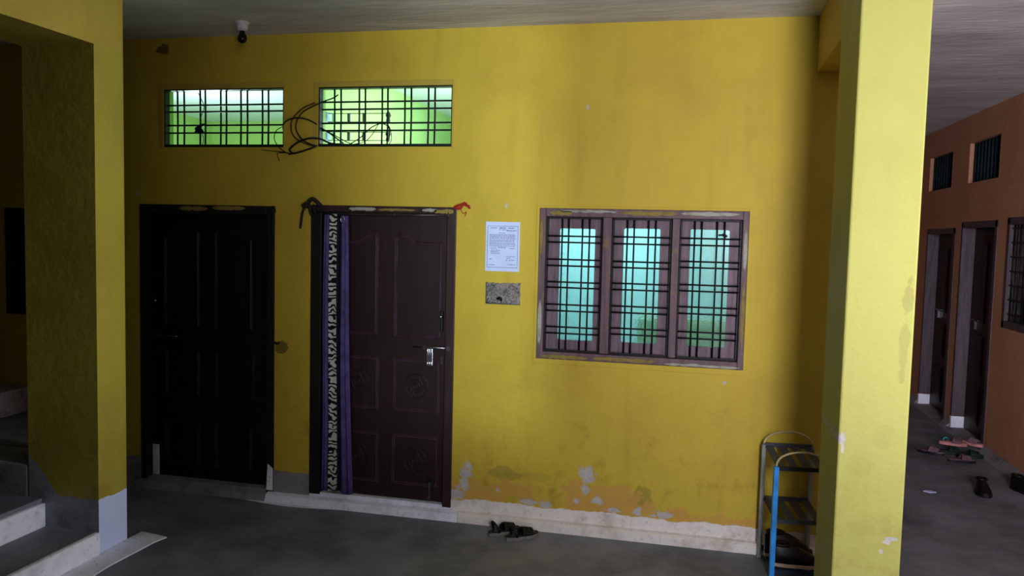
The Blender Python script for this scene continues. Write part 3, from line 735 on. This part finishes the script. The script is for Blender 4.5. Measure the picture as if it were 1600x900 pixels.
# ------------------------------------------------------------------ curtain on door 2
r = empty('door_curtain', (-2.235, -.05, .12), label='narrow drawn purple curtain with a black and white scroll strip, hanging before the maroon door', cat='curtain')
def cloth(name, x0t, x1t, x0b, x1b, yc, amp, waves, z0, z1, mat, ph=0, nz=24, nx=40, th=.002, parent=None):
    m = MB(); bm = m.bm; F = []
    for j in range(nz+1):
        t = j/nz; z = z0+(z1-z0)*t; row = []
        k = (1-t)
        a = x0t+(x0b-x0t)*k + .004*math.sin(t*7+ph); b = x1t+(x1b-x1t)*k + .005*math.sin(t*5+1+ph)
        for i in range(nx+1):
            u = i/nx
            row.append(((a+(b-a)*u), yc + amp*(.7+.3*k)*math.sin(u*waves*2*PI + ph + .6*math.sin(t*3)), z + (.004*math.sin(u*9) if j == 0 else 0)))
        F.append(row)
    A = [[bm.verts.new(p) for p in row] for row in F]; B = [[bm.verts.new((p[0], p[1]+th, p[2])) for p in row] for row in F]
    for G in (A, B):
        for j in range(nz):
            for i in range(nx):
                f = bm.faces.new((G[j][i], G[j][i+1], G[j+1][i+1], G[j+1][i])); f.smooth = True
    for i in range(nx): bm.faces.new((A[0][i], A[0][i+1], B[0][i+1], B[0][i])); bm.faces.new((A[nz][i], A[nz][i+1], B[nz][i+1], B[nz][i]))
    for j in range(nz): bm.faces.new((A[j][0], A[j+1][0], B[j+1][0], B[j][0])); bm.faces.new((A[j][nx], A[j+1][nx], B[j+1][nx], B[j][nx]))
    return m.build(name, M[mat], parent)
cloth('back_fold', -2.325, -2.165, -2.33, -2.13, -.035, .008, 4, .12, 1.935, 'darkcloth', .5, parent=r)
cloth('left_fold', -2.330, -2.293, -2.335, -2.30, -.052, .006, 1.2, .125, 1.935, 'purple', 0, nx=14, parent=r)
cloth('scroll_strip', -2.29, -2.235, -2.285, -2.225, -.062, .006, .5, .12, 1.94, 'pattern', 0, nx=14, parent=r)
cloth('right_fold', -2.215, -2.168, -2.20, -2.115, -.058, .009, 2, .112, 1.93, 'purple', 1.5, nx=30, parent=r)
cloth('hem_fold', -2.205, -2.19, -2.285, -2.19, -.066, .002, .5, .118, .135, 'greysole', 0, nz=3, nx=14, parent=r)
m = MB(); m.tube([(-2.192 + .013*math.cos(2*PI*k/16), -.072, 1.905 + .018*math.sin(2*PI*k/16)) for k in range(16)], .004, 6, closed=True); m.build('eyelet', M['steel'], r)
m = MB(); m.tube([(-2.44, -.03, 1.955), (-2.2, -.045, 1.94), (-1.95, -.04, 1.937), (-1.75, -.035, 1.942), (-1.49, -.02, 1.948)], .003, 6)
for x in (-1.86, -1.5): m.tube([(x, -.03, 1.925), (x, -.03, 1.965)], .003, 5)
tag(m.build('curtain_wire', M['dullsteel']), 'thin curtain wire strung across the top of the maroon door', 'wire')
# rag twisted on a nail, and red thread
m = MB()
m.tube(spline([(-2.50, -.02, 1.99), (-2.46, -.025, 2.01), (-2.43, -.03, 2.035), (-2.40, -.025, 2.02), (-2.37, -.02, 1.99)]), .014, 7)
m.tube(spline([(-2.47, -.02, 2.0), (-2.495, -.025, 1.95), (-2.505, -.025, 1.89), (-2.515, -.02, 1.84)]), [.008]*24+[.003], 6)
m.tube(spline([(-2.45, -.02, 2.0), (-2.44, -.03, 1.96), (-2.43, -.03, 1.93)]), .01, 6).tube(spline([(-2.42, -.02, 2.0), (-2.41, -.03, 1.96), (-2.40, -.03, 1.94)]), .008, 6).tube([(-2.5, -.015, 1.985), (-2.36, -.02, 1.975)], .008, 6)
tag(m.build('knotted_rag', M['rag']), 'dark knotted rag hanging from the top left corner of the maroon door', 'rag')
m = MB()
for k in range(5):
    m.tube(spline([(-1.47, -.012, 1.995), (-1.44+random.uniform(-.02, .02), -.02, 2.0+random.uniform(-.02, .02)), (-1.40, -.02, 2.01+random.uniform(-.015, .02)), (-1.365+random.uniform(-.02, .01), -.015, 2.02+random.uniform(-.03, .01))]), .004, 5)
m.tube(spline([(-1.43, -.01, 1.99), (-1.41, -.012, 1.96), (-1.39, -.01, 1.97), (-1.40, -.01, 1.94)]), .0022, 5)
tag(m.build('red_thread', M['red']), 'tangle of red thread at the top right corner of the maroon door', 'thread')
m = MB(); m.tube(spline([(-2.72, -.012, 1.985), (-2.70, -.02, 1.975), (-2.695, -.02, 1.95), (-2.71, -.02, 1.93), (-2.72, -.018, 1.96), (-2.715, -.018, 1.90), (-2.72, -.015, 1.80)]), .004, 5)
tag(m.build('door_string', M['cable']), 'dark string hanging from the top right corner of the black door', 'string')
m = MB(); m.tube([(-2.70, 0, 1.075), (-2.68, -.02, 1.07), (-2.66, -.03, 1.08)], [.01, .006, .009], 7)
tag(m.build('wall_hook', M['rag']), 'small dark hook in the wall between the two doors', 'hook')

# ------------------------------------------------------------------ footwear
def outline(L, w, n=16, heel=.8):
    """sole outline along +x (toe at +L)"""
    P = []
    for i in range(n+1):
        t = i/n; x = L*(1-math.cos(PI*t))/2; s = x/L
        h = w/2*(math.sin(PI*min(1, max(0, s*.98+.01)))**.45)*(heel + (1-heel)*s - .12*math.exp(-((s-.42)/.16)**2))
        P.append((x, h))
    return P
def sole_mesh(L, w, z0, z1, k=1.0):
    o = outline(L, w*k); pts = [(x, -h) for x, h in o] + [(x, h) for x, h in o[::-1][1:-1]]
    return MB().prism(pts, 'z', z0, z1)
def sandal(name, loc, rz, label, mats, group, L=.22, w=.084, tilt=0, back=True):
    r = empty(name, loc, rz, label=label, cat='sandal', group=group)
    if tilt: r.rotation_euler = (tilt, 0, rz)
    I = lambda o: setattr(o, 'matrix_parent_inverse', Matrix.Identity(4))
    o = sole_mesh(L, w, .0, .022).build('sole', M[mats[0]], r, bevel=.004); I(o)
    o = sole_mesh(L, w*.97, .022, .03).build('footbed', M[mats[1]], r, bevel=.003); I(o)
    m = MB()
    for q in range(6):
        xx = L*(.46 + .055*q); hh = .040 - .003*q
        m.tube([(xx + .012*math.sin(PI*k/8), -w*.47 + w*.94*k/8, .026 + hh*math.sin(PI*k/8)**.7) for k in range(9)], .0075, 6)
    o = m.build('strap', M[mats[2]], r); I(o)
    if back:
        m = MB(); P = [(.26*L - .12*L*math.sin(PI*k/12), w*.46*math.cos(PI*k/12), .026 + .058*math.sin(PI*k/12)**.7) for k in range(13)]
        m.tube(P, .0085, 6); o = m.build('heel_strap', M[mats[2]], r); I(o)
    return r
grp = 'black sandals at the foot of the yellow wall'
sandal('sandal', (-1.15, -.215, 0), math.radians(42), 'left one of the black sandals by the yellow wall, heel strap standing up', ('greysole', 'black', 'black'), grp)
sandal('sandal', (-1.03, -.255, 0), math.radians(40), 'right one of the black sandals by the yellow wall, nearer the window side', ('greysole', 'black', 'black'), grp)

def shoe(name, loc, rz, label, group, mats=('blackshoe', 'black'), L=.28, w=.1, hgt=.1, cat='shoe'):
    r = empty(name, loc, rz, label=label, cat=cat, group=group)
    o = sole_mesh(L, w, 0, .022).build('sole', M[mats[1]], r, bevel=.004); o.matrix_parent_inverse = Matrix.Identity(4)
    rings = []; ou = outline(L, w*.95)
    for i in range(1, len(ou)-1):
        x, hw = ou[i]; s = x/L
        top = hgt*(1-.15*s) if s < .45 else hgt*(.93 - 1.0*(s-.45)) 
        if s < .06: top *= .85
        if s > .9: top *= .8
        rings.append([(x, hw*math.cos(a)*(1 if math.sin(a) < .3 else .9), .02 + max(0, math.sin(a))**.8*(top-.02)) for a in [2*PI*k/16 for k in range(16)]])
    o = MB().loft(rings).build('upper', M[mats[0]], r); o.matrix_parent_inverse = Matrix.Identity(4)
    m = MB(); m.tube([(L*(.22+.17*math.cos(2*PI*k/18)), w*.27*math.sin(2*PI*k/18), hgt*.93) for k in range(18)], .008, 6, closed=True)
    o = m.build('collar', M[mats[0]], r); o.matrix_parent_inverse = Matrix.Identity(4)
    return r

# slippers heaped before the nearer orange-wall door
g2 = 'slippers heaped before the nearer door of the orange wall'
sandal('slipper', (2.20, 2.86, .07), math.radians(-12), 'pink slipper lying on top at the left of the heap', ('pink', 'pink', 'mauve'), g2, back=False)
sandal('slipper', (2.40, 2.98, .07), math.radians(-48), 'pink slipper lying on top at the right of the heap', ('pink', 'pink', 'mauve'), g2, back=False)
sandal('slipper', (2.17, 2.82, 0), math.radians(-10), 'dark green slipper under the left pink slipper', ('green_sl', 'green_sl', 'green_sl'), g2, back=False)
sandal('slipper', (2.30, 2.70, 0), math.radians(5), 'dark green slipper under the right pink slipper by the wall', ('green_sl', 'green_sl', 'green_sl'), g2, back=False)
sandal('slipper', (2.01, 2.80, 0), math.radians(-30), 'mauve slipper leftmost of the heap on the floor', ('black', 'mauve', 'mauve'), g2, back=False)
sandal('slipper', (2.18, 2.52, 0), math.radians(4), 'mauve slipper nearest the camera in the heap', ('black', 'mauve', 'mauve'), g2, back=False)
m = MB(); m.tube([(2.36 + .02*math.cos(2*PI*k/18), 3.22, .026 + .02*math.sin(2*PI*k/18)) for k in range(18)], .007, 7, closed=True)
tag(m.build('cyan_ring', M['cyan']), 'small shiny cyan plastic ring behind the pink slippers', 'ring')
shoe('shoe', (2.17, 1.72, 0), math.radians(-95), 'black shoe on the corridor floor, whole in view', 'black shoes by the orange wall', L=.2, w=.13, hgt=.11)
shoe('shoe', (2.43, 1.86, 0), math.radians(-60), 'black shoe against the orange wall, cut by the right edge', 'black shoes by the orange wall', L=.24, w=.12, hgt=.12)
m = MB(); m.prism([(1.74, 1.56), (1.78, 1.53), (1.83, 1.555), (1.80, 1.585), (1.765, 1.58)], 'z', 0, .006)
tag(m.build('paper_scrap', M['paper']), 'tiny white scrap on the corridor floor right of the yellow pillar', 'scrap')

# ------------------------------------------------------------------ shoe rack
R0 = Vector((.44, -.075, 0)); ang = math.radians(8)
r = empty('shoe_rack', R0, ang, label='narrow metal shoe rack with a blue front leg and striped shelves, behind the yellow pillar', cat='shoe rack')
def rp(mb, name, mat, parent=None, bevel=0):
    o = mb.build(name, M[mat], parent or r, bevel=bevel); o.matrix_parent_inverse = Matrix.Identity(4); return o
Wd, Dp = .27, .30     # x to the right, -y to the front
rp(MB().box(-.011, .011, -.011, .011, 0, .665), 'leg', 'greypaint', bevel=.002)
rp(MB().box(Wd-.011, Wd+.011, -.011, .011, 0, .665), 'leg', 'greypaint', bevel=.002)
rp(MB().box(-.013, .013, -Dp-.013, -Dp+.013, 0, .625), 'leg', 'blue', bevel=.002)['label'] = 'bright blue front leg'
rp(MB().box(Wd-.013, Wd+.013, -Dp-.013, -Dp+.013, 0, .625), 'leg', 'blue', bevel=.002)
def arch(yy, z0, hh, mat):
    P = [(Wd*(1-math.cos(PI*k/16))/2, yy, z0 + hh*math.sin(PI*k/16)**.8) for k in range(17)]
    rp(MB().tube(P, .006, 8), 'arch_handle', mat)
arch(0, .66, .085, 'cream'); arch(-Dp, .622, .085, 'cream')
for zf, zr, mt, ft in ((.615, .665, 'slat', 'black'), (.325, .352, 'slat', 'slat'), (.045, .06, 'blueslat', 'blueslat')):
    s = MB(); s.box(0, Wd, -.008, .008, zr-.012, zr+.012)
    sh = rp(s, 'shelf', mt)
    f = MB(); f.box(.0, Wd, -Dp-.008, -Dp+.008, zf-.011, zf+.011); o = f.build('front_rail', M[ft], sh); o.matrix_parent_inverse = Matrix.Identity(4)
    f = MB()
    for i in range(4):
        xa = .006 + i*.072
        f.quad((xa, 0, zr), (xa+.042, 0, zr), (xa+.042, -Dp, zf), (xa, -Dp, zf)); f.quad((xa, 0, zr-.005), (xa+.042, 0, zr-.005), (xa+.042, -Dp, zf-.005), (xa, -Dp, zf-.005))
        f.quad((xa, 0, zr), (xa, 0, zr-.005), (xa, -Dp, zf-.005), (xa, -Dp, zf)); f.quad((xa+.042, 0, zr), (xa+.042, 0, zr-.005), (xa+.042, -Dp, zf-.005), (xa+.042, -Dp, zf))
    o = f.build('slats', M[mt], sh); o.matrix_parent_inverse = Matrix.Identity(4)
g3 = 'black shoes on the bottom shelf of the rack'
shoe('shoe', (.452, -.21, .066), math.radians(9), 'black shoe with a pale sole on the bottom shelf of the rack, rear one', g3, ('blackshoe', 'beige'), .27, .1, .15)
shoe('shoe', (.475, -.325, .062), math.radians(7), 'black shoe with a pale sole on the bottom shelf of the rack, front one', g3, ('blackshoe', 'beige'), .27, .1, .13)
